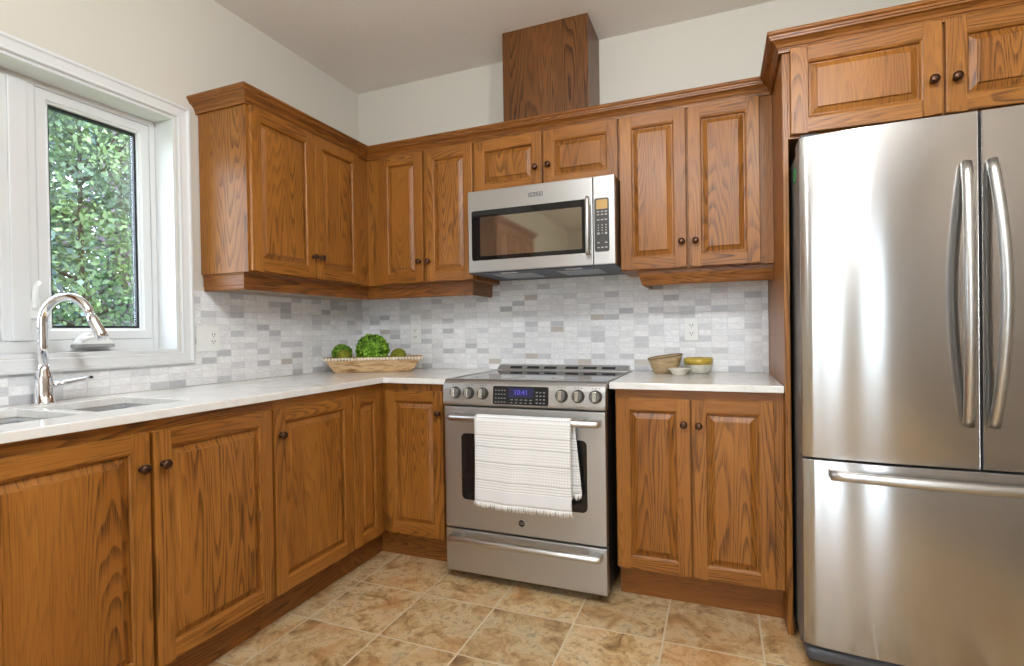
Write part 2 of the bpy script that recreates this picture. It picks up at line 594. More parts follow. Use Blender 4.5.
def text_mesh(name, body, size, mat_, parent, M, depth=.0006, spacing=1.0):
    c = bpy.data.curves.new(name + '_text', 'FONT')
    c.body = body
    c.size = size
    c.extrude = depth
    c.align_x = 'CENTER'
    c.align_y = 'CENTER'
    c.space_character = spacing
    t = bpy.data.objects.new(name + '_text', c)
    COL.objects.link(t)
    dg = bpy.context.evaluated_depsgraph_get()
    dg.update()
    me = bpy.data.meshes.new_from_object(t.evaluated_get(dg))
    bpy.data.objects.remove(t)
    me.materials.clear()
    me.materials.append(mat_)
    o = bpy.data.objects.new(name, me)
    COL.objects.link(o)
    o.parent = parent
    o.matrix_local = M
    return o

FACE = lambda x, y, z: Matrix.Translation((x, y, z)) @ Matrix.Rotation(PI / 2, 4, 'X')   # text facing -y
def rrect(x0, x1, z0, z1, r, n=5):
    pts = []
    for cx_, cz_, a0 in ((x1 - r, z0 + r, -PI / 2), (x1 - r, z1 - r, 0), (x0 + r, z1 - r, PI / 2), (x0 + r, z0 + r, PI)):
        for k in range(n + 1):
            a = a0 + PI / 2 * k / n
            pts.append((cx_ + r * math.cos(a), cz_ + r * math.sin(a)))
    return pts

# ------------------------------------------------------------------ room shell
H = 2.695
WX1, WY1 = 3.40, -6.0
TOPT = 1.336             # top of the tile on the window wall
WIN = dict(y0=-2.245, y1=-1.245, z0=1.066, z1=2.080)
struct(MB().box(-.15, WX1 + .15, WY1 - .15, .15, -.06, 0, grain=(1, 0, 0)).build('floor', FLOOR))
struct(MB().box(-.15, WX1 + .15, WY1 - .15, .15, H, H + .06).build('ceiling', CEIL))
wb = struct(MB().box(-.15, WX1 + .15, 0, .15, 0, H).build('wall_back', WALL))
w = MB()
w.box(-.15, 0, WIN['y1'], 0, 0, H)
w.box(-.15, 0, WY1, WIN['y0'], 0, H)
w.box(-.15, 0, WIN['y0'], WIN['y1'], 0, WIN['z0'])
w.box(-.15, 0, WIN['y0'], WIN['y1'], WIN['z1'], H)
wl = struct(w.build('wall_left', WALL))
struct(MB().box(WX1, WX1 + .15, WY1, 0, 0, H).build('wall_right', paint('taupe_wall_paint', lin(150, 136, 120), .6)))
PD = (1.35, 2.40, 2.28)   # glazed door opening in the wall behind the viewer
w = MB()
w.box(0, PD[0], WY1 - .15, WY1, 0, H)
w.box(PD[0], PD[1], WY1 - .15, WY1, PD[2], H)
SW = (2.80, 3.36, .10, 2.28)   # tall side window right of it
w.box(PD[1], SW[0], WY1 - .15, WY1, 0, H)
w.box(SW[1], WX1, WY1 - .15, WY1, 0, H)
w.box(SW[0], SW[1], WY1 - .15, WY1, 0, SW[2])
w.box(SW[0], SW[1], WY1 - .15, WY1, SW[3], H)
struct(w.build('wall_front', WALL))
d = sempty('door_1', (PD[0], WY1, 0))
pw = PD[1] - PD[0]
f = MB()
f.box(0, .06, -.12, -.02, 0, PD[2]); f.box(pw - .06, pw, -.12, -.02, 0, PD[2]); f.box(.06, pw - .06, -.12, -.02, PD[2] - .06, PD[2])
f.box(.06, pw - .06, -.12, -.02, 0, .06); f.box(pw / 2 - .05, pw / 2 + .05, -.10, -.04, .06, PD[2] - .06)
f.build('door_frame', WHITE, d, bevel=.003)
for a, b in ((.06, pw / 2 - .05), (pw / 2 + .05, pw - .06)):
    MB().box(a, b, -.074, -.068, .06, PD[2] - .06).build('pane', GLASS, d)

d = sempty('window_2', (SW[0], WY1, SW[2]))
sw_, sh_ = SW[1] - SW[0], SW[3] - SW[2]
f = MB()
f.box(0, .04, -.12, -.02, 0, sh_); f.box(sw_ - .04, sw_, -.12, -.02, 0, sh_)
f.box(.04, sw_ - .04, -.12, -.02, sh_ - .04, sh_); f.box(.04, sw_ - .04, -.12, -.02, 0, .04)
f.build('window_frame', WHITE, d, bevel=.003)
MB().box(.04, sw_ - .04, -.074, -.068, .04, sh_ - .04).build('pane', GLASS, d)

# tile on the two walls (parts of the walls they are set on)
MB().box(0.006, 2.389, -.006, -.0005, .9145, 1.425).build('backsplash', MOS_B, wb)
b = MB()
b.box(.0005, .006, -1.187, -.0065, .9145, TOPT)
b.box(.0005, .006, -2.32, -1.187, .9145, 1.014)
b.build('backsplash', MOS_L, wl)

# window on the left wall
win = sempty('window_1', (0, WIN['y1'], WIN['z0']))
wy0, wy1, wz0, wz1 = WIN['y0'] - WIN['y1'], 0.0, 0.0, WIN['z1'] - WIN['z0']
mpx = lambda u, v, dd: (dd, u, v)
MB().rings(mpx, wy0 - .055, wy1 + .055, wz0 - .051, wz1 + .05,
           [(0, 0.0005), (0, .022), (.003, .024), (.010, .024), (.014, .018), (.018, .016), (.038, .012), (.046, .013), (.0495, .009), (.0495, .0005)],
           cap=False).build('casing', WHITE, win)
FX = -.112
j = MB()
t = .012
j.box(FX - .05, .0, wy1 - t, wy1 - .0005, wz0 + .0005, wz1 - .0005); j.box(FX - .05, .0, wy0 + .0005, wy0 + t, wz0 + .0005, wz1 - .0005)
j.box(FX - .05, .0, wy0 + t, wy1 - t, wz1 - t, wz1 - .0005); j.box(FX - .05, .0, wy0 + t, wy1 - t, wz0 + .0005, wz0 + .014)
j.build('jamb_liner', WHITE, win)
g0, g1 = wy1 - .400, wy1 - .080       # first pane
G0, G1 = wy1 - .920, wy1 - .600       # second pane
zg0, zg1 = 1.171 - WIN['z0'], 2.000 - WIN['z0']
f = MB()
zi0, zi1 = wz0 + .014, wz1 - t
f.box(FX - .05, FX, wy1 - .035, wy1 - t, zi0, zi1); f.box(FX - .05, FX, wy0 + t, wy0 + .035, zi0, zi1)
f.box(FX - .05, FX, wy0 + .035, wy1 - .035, zi0, zg0 - .046); f.box(FX - .05, FX, wy0 + .035, wy1 - .035, zg1 + .046, zi1)
f.build('window_frame', WHITE, win, bevel=.003)
f = MB()
f.box(FX - .05, FX + .004, G1 + .046, g0 - .046, zg0 - .046, zg1 + .046)
f.box(FX - .05, FX + .012, (G1 + g0) / 2 - .028, (G1 + g0) / 2 + .028, zg0 - .046, zg1 + .046)
f.build('mullion', WHITE, win, bevel=.004)
for a, b_ in ((g0, g1), (G0, G1)):
    s_ = MB().rings(mpx, a - .045, b_ + .045, zg0 - .045, zg1 + .045,
                    [(0, FX - .05), (0, FX - .006), (.004, FX - .002), (.034, FX - .002), (.040, FX - .010), (.045, FX - .012), (.045, FX - .05), (0, FX - .05)],
                    cap=False).build('sash', WHITE, win)
    MB().rings(mpx, a - .001, b_ + .001, zg0 - .001, zg1 + .001, [(0, FX - .024), (.010, FX - .024), (.010, FX - .045), (0, FX - .045)], cap=False).build('gasket', RUBBER, s_)
    MB().box(FX - .040, FX - .034, a + .0095, b_ - .0095, zg0 + .0095, zg1 - .0095).build('pane', GLASS, s_)
# casement crank under the pane, folded, and the lock lever on the sash stile
cr = MB()
yc = -1.53 - WIN['y1']
z0 = 1.097 - WIN['z0']
cr.prism([(yc - .062, z0), (yc + .062, z0), (yc + .064, z0 + .012), (yc + .055, z0 + .026), (yc + .02, z0 + .050), (yc - .02, z0 + .056), (yc - .048, z0 + .038), (yc - .062, z0 + .018)],
         'x', FX + .001, FX + .042)
o = cr.build('crank_cover', PLAST, win, bevel=.005)
MB().box(FX + .001, FX + .046, yc - .066, yc + .066, z0 - .001, z0 + .012).build('crank_base', mat('grey_crank_base', lin(150, 150, 148), .4), win, bevel=.003)
MB().tube([(FX + .036, yc + .035, z0 + .028), (FX + .045, yc + .01, z0 + .040), (FX + .045, yc - .03, z0 + .036), (FX + .04, yc - .05, z0 + .026)], [.006, .007, .007, .009], 10).build('crank_handle', PLAST, win)
lv = MB()
yl = -1.706 - WIN['y1']
lv.box(FX - .001, FX + .012, yl - .015, yl + .015, 1.205 - WIN['z0'], 1.275 - WIN['z0'])
lv.tube([(FX + .010, yl, 1.24 - WIN['z0']), (FX + .024, yl - .006, 1.285 - WIN['z0']), (FX + .030, yl - .006, 1.318 - WIN['z0']), (FX + .012, yl + .012, 1.335 - WIN['z0'])], [.011, .010, .009, .008], 10)
lv.build('lock_lever', PLAST, win, bevel=.002)

# ------------------------------------------------------------------ cabinet parts
def knob(parent, x, y, z):
    k = MB()
    k.lathe([(.009, 0), (.0095, -.003), (.0055, -.006), (.005, -.013), (.011, -.017), (.0145, -.021), (.0145, -.025), (.011, -.029), (.004, -.031)], axis='y', n=20)
    return k.build('knob', BRONZE, parent, loc=(x, y, z))

def door(parent, x0, x1, z0, z1, yf, kx=None, kz=None, fw=.050, M=None, wood_=None, name='door'):
    """raised-panel door; front at y = yf, 20 mm thick; rails and stiles each with their own grain."""
    wd_ = wood_ or WOOD
    cx_, cz_ = x0, z0
    W, Hh = x1 - x0, z1 - z0
    f = MB()
    f.box(0, fw, 0, .02, 0, Hh, grain=(0, 0, 1)); f.box(W - fw, W, 0, .02, 0, Hh, grain=(0, 0, 1))
    f.box(fw, W - fw, 0, .02, 0, fw, grain=(1, 0, 0)); f.box(fw, W - fw, 0, .02, Hh - fw, Hh, grain=(1, 0, 0))
    # stepped lip round the opening
    f.rings(lambda u, v, dd: (u, dd, v), fw, W - fw, fw, Hh - fw, [(-.0005, .002), (.004, .003), (.007, .007), (.0075, .0125), (.0075, .0155), (-.0005, .0155)], cap=False, mitre=True)
    mloc = (Matrix.Translation((x0, yf, z0)))
    if M is not None:
        mloc = M @ mloc
    d_ = f.build(name, wd_, parent, M=mloc, bevel=.0028, seg=2)
    i = fw + .004
    p = MB()
    p.rings(lambda u, v, dd: (u, dd, v), i, W - i, i, Hh - i,
            [(0, .018), (0, .0145), (.009, .0145), (.013, .0125), (.0270, .0060), (.0280, .0012), (.0300, .0004)], cap=True, mitre=False)
    p.build('panel', wd_, d_)
    if kx is not None:
        knob(d_, kx - x0, -.0002, kz - z0)
    return d_

def body_box(parent, x0, x1, yb, yf, z0, z1, name='body', wood_=None, off=None):
    b_ = MB()
    b_.box(x0, x1, yf + .019, yb, z0, z1, grain=(0, 0, 1), off=off)
    b_.box(x0, x0 + .035, yf, yf + .019, z0, z1, grain=(0, 0, 1))
    b_.box(x1 - .035, x1, yf, yf + .019, z0, z1, grain=(0, 0, 1))
    b_.box(x0 + .035, x1 - .035, yf, yf + .019, z0, z0 + .03, grain=(1, 0, 0))
    b_.box(x0 + .035, x1 - .035, yf, yf + .019, z1 - .04, z1, grain=(1, 0, 0))
    b_.box(x0 + .035, x1 - .035, yf + .0005, yf + .019, z0 + .03, z1 - .04, grain=(0, 0, 1))
    return b_.build(name, wood_ or WOOD, parent)

GAPW = .0006
# --- left wall base units: local x runs along the wall (world +y), front faces world +x
DL = .610                                   # door front plane
sb = thing('sink_cabinet', 'long oak base cabinet with two doors under the sink', 'cabinet', (0, -2.225, 0), PI / 2)
Y0 = -2.225
def ly(y): return y - Y0
hw, hf = ly(-1.3245), -(DL - .0205)
b = MB()
b.box(0, .018, hf + .019, -.004, .138, .886); b.box(hw - .018, hw, hf + .019, -.004, .138, .886)
b.box(.018, hw - .018, hf + .019, -.004, .138, .156, grain=(1, 0, 0)); b.box(.018, hw - .018, -.012, -.004, .156, .886, grain=(1, 0, 0))
b.box(0, hw, hf, hf + .019, .138, .170, grain=(1, 0, 0)); b.box(0, hw, hf, hf + .019, .840, .886, grain=(1, 0, 0))
for a in (0, hw / 2 - .03, hw - .04):
    b.box(a, a + (.06 if a and a < hw - .05 else .04), hf + .0003, hf + .019, .170, .840)
b.build('body', WOOD, sb)
MB().box(0.002, ly(-1.3245) - .001, -.523, -.505, .0005, .139, grain=(1, 0, 0)).build('toe_kick', WOOD_V, sb)
door(sb, ly(-2.208), ly(-1.7815), .143, .850, -DL, ly(-1.8085), .750)
door(sb, ly(-1.7700), ly(-1.3315), .143, .850, -DL, ly(-1.7455), .750)

cc = thing('base_cabinet', 'oak base cabinet with one wide door, beside the narrow corner door', 'cabinet', (0, -1.3240, 0), PI / 2)
Y0 = -1.3240
body_box(cc, 0, ly(-.8680), -.004, -(DL - .0205), .138, .886)
MB().box(0.001, ly(-.8680), -.523, -.505, .0005, .139, grain=(1, 0, 0)).build('toe_kick', WOOD_V, cc)
door(cc, ly(-1.3180), ly(-.8710), .143, .850, -DL, ly(-1.2935), .752)

# --- corner unit
co = thing('corner_cabinet', 'L-shaped oak corner cabinet with two narrow doors meeting at the inside corner', 'cabinet', (0, 0, 0))
cb = MB()
L = [(.004, -.8675), (DL - .0205, -.8675), (DL - .0205, -.6095), (.9560, -.6095), (.9560, -.004), (.004, -.004)]
cb.prism(L, 'z', .138, .886)
cb.build('body', WOOD, co)
MB().prism([(.505, -.8675), (.525, -.8675), (.525, -.5480), (.9560, -.5480), (.9560, -.528), (.505, -.528)], 'z', .0005, .139, grain=(1, 0, 0)).build('toe_kick', WOOD_V, co)
RL = Matrix.Rotation(PI / 2, 4, 'Z')
door(co, -.8635, -.6545, .143, .850, -DL, fw=.047, M=RL)
door(co, .6200, .9420, .143, .850, -.630, .9240, .747)

# --- right base
rb = thing('base_cabinet', 'double-door oak base cabinet between the range and the refrigerator panel', 'cabinet', (1.7600, 0, 0))
XO = 1.7600
body_box(rb, 0, 2.3895 - XO, -.004, -.6095, .138, .886)
MB().box(.001, 2.3895 - XO, -.5475, -.528, .0005, .139, grain=(1, 0, 0)).build('toe_kick', WOOD_V, rb)
door(rb, 1.7665 - XO, 2.0570 - XO, .143, .850, -.630, 2.0340 - XO, .752)
door(rb, 2.0632 - XO, 2.3562 - XO, .143, .850, -.630, 2.0900 - XO, .750)

# --- tall panel and cabinet over the refrigerator
fc = thing('refrigerator_cabinet', 'wide oak cabinet above the refrigerator with a tall end panel reaching the floor', 'cabinet', (2.4100, 0, 1.815))
XO = 2.4100
body_box(fc, 0, WX1 - .001 - XO, -.004, -.660, 0, 2.150 - 1.815)
MB().box(2.3905 - XO, 2.4095 - XO, -.662, -.0005, .0005 - 1.815, 2.150 - 1.815, grain=(0, 0, 1)).build('end_panel', WOOD, fc, bevel=.0015)
door(fc, 2.4165 - XO, 2.8590 - XO, 1.826 - 1.815, 2.133 - 1.815, -.680, 2.832 - XO, 1.935 - 1.815, fw=.052)
door(fc, 2.8680 - XO, 3.3100 - XO, 1.826 - 1.815, 2.133 - 1.815, -.680, 2.893 - XO, 1.933 - 1.815, fw=.052)

# --- left wall upper
UF = .3125
ul = thing('upper_cabinet', 'oak upper cabinet on the window wall with its plain end panel showing', 'cabinet', (0, -1.1411, 1.4085), PI / 2)
Y0 = -1.1411
body_box(ul, 0, ly(-.0070), -.0066, -(UF - .0205), 0, 2.150 - 1.4085, off=(5.3, 12.7))
door(ul, ly(-1.1320), ly(-.7535), .005, .7153, -UF, ly(-.7760), .107)
door(ul, ly(-.7480), ly(-.4060), .005, .7153, -UF, ly(-.7250), .107)

# --- back wall uppers
def upper(label, xa, xb, z0, doors, name='upper_cabinet'):
    u = thing(name, label, 'cabinet', (xa, 0, z0))
    body_box(u, 0, xb - xa, -.0066, -.3107, 0, 2.150 - z0)
    for x0, x1, zb, kx, kz in doors:
        door(u, x0 - xa, x1 - xa, zb - z0, 2.1238 - z0, -.3313, kx - xa, kz - z0)
    return u
upper('oak upper cabinet on the back wall between the corner and the microwave', .2935, .9835, 1.4085,
      [(.3880, .6686, 1.4135, .6480, 1.523), (.6852, .9741, 1.4135, .7060, 1.521)])
upper('short oak cabinet with two low doors directly over the microwave', .9840, 1.7385, 1.8380,
      [(.9888, 1.3577, 1.8480, 1.3260, 1.949), (1.3683, 1.7336, 1.8480, 1.3940, 1.953)])
upper('oak upper cabinet on the back wall between the microwave and the refrigerator panel', 1.7390, 2.3895, 1.4085,
      [(1.7419, 2.0371, 1.4135, 2.0160, 1.525), (2.0455, 2.3378, 1.4135, 2.0755, 1.525)])

# --- crown and valances
crown = MB()
B0 = 2.1260
prof = [(.0008, B0), (.010, B0), (.011, B0 + .009), (.013, B0 + .011), (.013, B0 + .015), (.016, B0 + .017), (.020, B0 + .026), (.029, B0 + .034), (.037, B0 + .038),
        (.038, B0 + .044), (.042, B0 + .045), (.043, B0 + .051), (.049, B0 + .056), (.0505, B0 + .061), (.049, B0 + .066), (.0008, B0 + .066)]
crown.sweep(prof, [(.0008, -1.1411), (.2925 + .0, -1.1411), (.2925, -.3115), (2.3900, -.3115), (2.3900, -.6625), (WX1 - .001, -.6625)])
tag(crown.build('crown_moulding', WOOD_V), 'stained oak crown moulding running along the tops of the wall cabinets', 'moulding')

vprof = [(-.018, 1.334), (-.002, 1.334), (0.0, 1.340), (0.0, 1.352), (.003, 1.356), (.003, 1.396), (.006, 1.4080), (-.018, 1.4080)]
v1 = MB().sweep(vprof, [(.0065, -1.128), (.250, -1.128), (.250, -.262), (.935, -.262), (.935, -.0065)])
tag(v1.build('light_valance', WOOD_V), 'oak light valance board wrapping the corner under the upper cabinets', 'valance')
vp = [(-.018, 1.340), (-.004, 1.340), (0.0, 1.346), (.002, 1.352), (.004, 1.362), (.010, 1.378), (.014, 1.392), (.014, 1.4080), (-.018, 1.4080)]
v2 = MB().sweep(vp, [(1.830, -.0065), (1.830, -.276), (2.3895, -.276)])
tag(v2.build('light_valance', WOOD_V), 'short oak light valance under the upper cabinet beside the refrigerator panel', 'valance')

# duct cover over the microwave cabinet
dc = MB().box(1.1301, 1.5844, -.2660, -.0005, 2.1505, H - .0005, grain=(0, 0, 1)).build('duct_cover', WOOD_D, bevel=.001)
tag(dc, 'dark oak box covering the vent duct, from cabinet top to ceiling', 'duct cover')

# ------------------------------------------------------------------ counters, sink, faucet
CT, CZt = .887, .914
SY = (-2.175, -1.870, -1.838, -1.555)      # bowls along the wall
SXa, SXb = .125, .470
ct = MB()
CF = .618                                   # front edge of left counter
def slab(x0, x1, y0, y1): ct.box(x0, x1, y0, y1, CT, CZt, grain=(1, 0, 0))
# L-shaped slab with two cut-outs, drawn as one skin
xs = [.0065, SXa, SXb, CF, .9665]
ys = [-2.300, SY[0], SY[1], SY[2], SY[3], -.6453, -.0065]
cells = set()
for i in range(len(xs) - 1):
    for k in range(len(ys) - 1):
        hole = (i == 1 and k in (1, 3))
        if hole or (i == 3 and k != len(ys) - 2):
            continue
        cells.add((i, k))
for i, k in cells:
    x0, x1, y0, y1 = xs[i], xs[i + 1], ys[k], ys[k + 1]
    for z in (CT, CZt):
        ct.add([(x0, y0, z), (x1, y0, z), (x1, y1, z), (x0, y1, z)], [(0, 1, 2, 3)])
    for dx, dy, q in ((-1, 0, ((x0, y0), (x0, y1))), (1, 0, ((x1, y0), (x1, y1))), (0, -1, ((x0, y0), (x1, y0))), (0, 1, ((x0, y1), (x1, y1)))):
        if (i + dx, k + dy) not in cells:
            (ax, ay), (bx, by) = q
            ct.add([(ax, ay, CT), (bx, by, CT), (bx, by, CZt), (ax, ay, CZt)], [(0, 1, 2, 3)])
tag(ct.build('countertop', QUARTZ, bevel=.003), 'L-shaped white quartz countertop holding the sink and filling the corner', 'countertop')
tag(MB().box(1.7400, 2.3897, -.6453, -.0065, CT, CZt).build('countertop', QUARTZ, bevel=.003),
    'short white quartz countertop between range and refrigerator panel', 'countertop')

sk = thing('kitchen_sink', 'double-bowl stainless undermount sink in the white countertop below the window', 'sink', (0, 0, .70))
def bowl(y0, y1):
    b_ = MB()
    mpz = lambda u, v, dd: (u, v, dd)
    b_.rings(mpz, SXa - .004, SXb + .004, y0 - .004, y1 + .004, [(-.008, CT - .70 - .0006), (0, CT - .70 - .0006), (.004, CT - .70 - .01), (.008, .04), (.02, .015), (.05, .008)], cap=True)
    return b_.build('bowl', STEEL_S, sk)
for y0, y1 in ((SY[0], SY[1]), (SY[2], SY[3])):
    bw = bowl(y0, y1)
    MB().lathe([(.04, .0085), (.04, .011), (.03, .011), (.028, .0095)], c=((SXa + SXb) / 2, (y0 + y1) / 2, 0), n=24).build('drain', CHROME, bw)

fx, fy = .070, -1.770
fa = thing('faucet', 'chrome pull-down gooseneck faucet behind the sink at the window', 'faucet', (fx, fy, CZt + .0003))
MB().lathe([(.030, 0), (.030, .004), (.026, .008), (.024, .05), (.0245, .075), (.022, .095), (.016, .115), (.0145, .13)], n=28).build('base', CHROME, fa)
dirv = Vector((.165, .085, 0)).normalized()
pts = [(0, 0, .12), (0, 0, .20), (0, 0, .27)]
Rr = .076
for k in range(1, 13):
    a = PI - (PI - .28) * k / 12
    q = dirv * (Rr + Rr * math.cos(a))
    pts.append((q.x, q.y, .27 + Rr * 1.15 * math.sin(a)))
MB().tube(pts, .0145, 16).build('spout', CHROME, fa)
e = Vector(pts[-1])
e2 = Vector(pts[-2])
dd = (e - e2).normalized()
dd = (dd + dirv * .12).normalized()
MB().tube([e - dd * .004, e + dd * .02, e + dd * .07, e + dd * .088], [.0148, .0155, .0178, .0182], 18).build('spray_head', CHROME, fa)
lv = MB().tube([(.0, .02, .060), (.005, .06, .064), (.014, .11, .073), (.018, .128, .077)], [.013, .010, .007, .005], 12)
lv.build('lever', CHROME, fa)
MB().lathe([(.0055, -.004), (.006, 0), (.004, .005)], n=12).build('lever_tip', RUBBER, fa, loc=(.0185, .131, .078))

# ------------------------------------------------------------------ range
XL, XR, YF = .9880, 1.7375, -.700
rg = thing('range', 'stainless slide-in electric range with a towel over its oven handle', 'range', (XL, 0, 0))
W = XR - XL
MB().box(.004, W - .004, -.655, -.012, .040, .902, grain=(0, 0, 1)).build('body', mat('charcoal_range_side', lin(38, 36, 36), .4), rg, bevel=.003)
for xx in (.05, W - .05):
    for yy in (-.52, -.08):
        MB().lathe([(.018, .0005), (.018, .006), (.010, .01), (.010, .047)], c=(xx, yy, 0), n=12).build('levelling_foot', DARKG, rg)
ck = MB().box(.010, W - .010, -.655, -.100, .9030, .9160).build('cooktop', COOK, rg, bevel=.003)
for i, (xx, yy, r) in enumerate(((.20, -.50, .115), (.55, -.50, .085), (.20, -.24, .085), (.55, -.24, .105))):
    MB().lathe([(r, .91615), (r - .002, .9163), (r - .004, .91615)], c=(xx, yy, 0), n=40, caps=False).build('burner_ring', DARKG, ck)
for a, b_ in ((0, .0095), (W - .0095, W)):
    MB().box(a, b_, -.655, -.022, .9025, .9185, grain=(0, 1, 0)).build('cooktop_trim', STEEL, rg, bevel=.002)
vr = MB().prism([(-.0990, .9035), (-.0130, .9035), (-.0130, .943), (-.040, .946), (-.060, .943), (-.0990, .9200)], 'x', .010, W - .010, grain=(1, 0, 0)).build('vent_rail', STEEL, rg, bevel=.002)
# slots lie on the slope of the rail
sl_a = math.atan2(.023, .039)
for k in range(6):
    x0 = .085 + k * .100 + (.02 if k > 2 else 0)
    t_ = MB(Matrix.Translation((0, -.0795, .9320)) @ Matrix.Rotation(sl_a, 4, 'X')).box(x0, x0 + .070, -.010, .010, -.0006, .0008)
    t_.build('vent_slot', SLOT, vr)
cp = MB().prism([(-.6555, .802), (-.7000, .802), (-.7070, .808), (-.7090, .818), (-.7030, .880), (-.6960, .900), (-.6830, .912), (-.6640, .9180), (-.6555, .9180)],
                'x', 0, W, grain=(1, 0, 0)).build('control_panel', STEEL, rg, bevel=.004, seg=3)
tilt = math.atan2(.006, .062)
CPM = Matrix.Translation((0, -.7062, .850)) @ Matrix.Rotation(-tilt, 4, 'X')     # local x right, z up, -y out
def on_panel(mb): mb.T = CPM; return mb
dsp = on_panel(MB()).prism(rrect(.2520, .5080, -.036, .044, .008), 'y', -.0022, .002).build('display', BGLASS, cp)
gl = on_panel(MB()).prism(rrect(.325, .440, -.004, .038, .003), 'y', -.0027, -.0021).build('display_screen', PANELBLUE, cp)
text_mesh('clock_digits', '10:41', .030, BLUE, cp, CPM @ FACE(.383, -.0029, .017), .0003)
def key(*q):
    on_panel(MB()).box(*q).build('key', KEYP, cp)
for r in range(4):
    for c_ in range(4):
        key(.262 + c_ * .014, .270 + c_ * .014, -.0027, -.0021, -.028 + r * .017, -.024 + r * .017)
for c_ in range(5):
    key(.335 + c_ * .022, .347 + c_ * .022, -.0027, -.0021, -.016, -.012)
    key(.335 + c_ * .022, .345 + c_ * .022, -.0027, -.0021, -.029, -.025)
for r in range(4):
    for c_ in range(3):
        key(.452 + c_ * .016, .461 + c_ * .016, -.0027, -.0021, -.028 + r * .015, -.0225 + r * .015)
KN = speckle('knob_satin', [(.3, lin(196, 192, 182)), (.7, lin(212, 208, 198))], 5, .25)
bs(KN).inputs['Metallic'].default_value = 1.0
KNR = mat('knob_ring_grey', lin(122, 120, 116), .3, .9)
for wx in (1.055, 1.121, 1.190, 1.553, 1.624, 1.697):
    kx = wx - XL
    k = on_panel(MB())
    k.lathe([(.0275, .002), (.0275, -.003), (.0245, -.005), (.0225, -.018), (.0205, -.021)], c=(kx, 0, .009), axis='y', n=28)
    ko = k.build('knob', KNR, cp)
    gr = on_panel(MB())
    gr.prism(rrect(kx - .0085, kx + .0085, .009 - .0205, .009 + .0205, .003, 3), 'y', -.034, -.0205)
    gr.build('knob_grip', KN, ko, bevel=.002)
    mk = on_panel(MB())
    for q in (-.014, 0, .014):
        mk.box(kx + q - .002, kx + q + .002, -.0006, .001, .042, .0455)
    mk.build('knob_print', DARKG, ko)
# oven door
dr = MB().box(.003, W - .003, YF, -.6565, .2440, .7960, grain=(1, 0, 0)).build('oven_door', STEEL, rg, bevel=.005, seg=3)
MB().prism(rrect(.089, .668, .376, .676, .022), 'y', YF - .0016, YF + .003).build('oven_window', BGLASS, dr)
def bar_handle(parent, x0, x1, z, y, r, yd, name='handle'):
    h = MB()
    h.tube([(x0, y + .006, z), (x0 + .015, y, z), (x1 - .015, y, z), (x1, y + .006, z)], [r * .9, r, r, r * .9], 16, up=(0, 0, 1))
    for xx, sg in ((x0, 1), (x1, -1)):
        h.prism([(xx, y - .002), (xx + sg * .050, y - .004), (xx + sg * .058, yd + .002), (xx - sg * .004, yd + .002)], 'z', z - r * .95, z + r * .95, grain=(1, 0, 0))
    return h.build(name, GOLDH, parent, bevel=.003)
HZ, HY = .7540, -.752
bar_handle(dr, .052, W - .012 - .010, HZ, HY, .0155, YF)
bdg = MB().lathe([(.0175, .001), (.0175, -.0022), (.0160, -.0030), (.0145, -.0022)], axis='y', n=32).build('badge', STEEL_H, dr, loc=(1.3640 - XL, YF, .2990))
MB().lathe([(.0148, -.0018), (.0148, -.0026), (.001, -.0026)], axis='y', n=32).build('badge_face', mat('badge_black', (.02, .02, .022), .3), dr, loc=(1.3640 - XL, YF, .2990))
text_mesh('badge_letters', 'GE', .0165, STEEL_H, dr, FACE(1.3640 - XL, YF - .0030, .2990), .0003)
# drawer
sd = MB().box(.003, W - .003, YF, -.6565, .0430, .2360, grain=(1, 0, 0)).build('storage_drawer', STEEL, rg, bevel=.005, seg=3)
bar_handle(sd, .042, W - .014 - .008, .2080, -.748, .0145, YF)

# towel over the oven handle
tw = thing('dish_towel', 'white woven dish towel with fringe hanging over the oven handle', 'towel', (1.400, HY, .40))
def towel_sheet():
    x0, x1 = 1.1800, 1.6080
    rr = .0195
    prof = []
    Lf, Lb = .350, .290
    n1 = 40
    for k in range(n1 + 1):                       # front sheet from the hem up
        s_ = Lf * (1 - k / n1)
        prof.append((HY - rr - .002 - .006 * (s_ / Lf), HZ - s_, s_ + .02))
    for k in range(1, 10):
        a = PI * k / 10
        prof.append((HY - rr * math.cos(a), HZ + rr * math.sin(a), .02 - .02 * k / 5))
    for k in range(0, 31):
        s_ = Lb * k / 30
        prof.append((HY + rr + .001, HZ - s_, .02 + s_))
    nx = 44
    vs, uvs = [], []
    for j_, (y, z, s_) in enumerate(prof):
        back = j_ > n1 + 9
        for i in range(nx + 1):
            t_ = i / nx
            sway = max(0.0, HZ - z)
            x = x0 + (x1 - x0) * t_ + (.028 * sway / .3 if back else -.012 * sway * (1 - 2 * t_) * .6) + (.006 if back else 0)
            wv = (.0035 * math.sin(t_ * 11 + 1.0) + .002 * math.sin(t_ * 23 + sway * 9)) * min(1, sway / .12)
            yy = y + (wv if not back else wv * .3 + .0)
            if back:
                yy = min(yy, YF - .004)
            vs.append((x - 1.400, yy - HY, z - .0045 * math.sin(t_ * PI) * sway / .35 - .40))
            uvs.append((x, s_))
    fs = []
    for j_ in range(len(prof) - 1):
        for i in range(nx):
            fs.append((j_ * (nx + 1) + i, j_ * (nx + 1) + i + 1, (j_ + 1) * (nx + 1) + i + 1, (j_ + 1) * (nx + 1) + i))
    m_ = MB()
    m_.add(vs, fs, smooth=True, uvs=uvs)
    o_ = m_.build('cloth', TOWEL, tw)
    so = o_.modifiers.new('thick', 'SOLIDIFY')
    so.thickness = .003
    so.offset = 0
    return vs[:nx + 1], vs[-(nx + 1):]
fe, be = towel_sheet()
FR = mat('cotton_fringe', lin(240, 239, 236), .9)
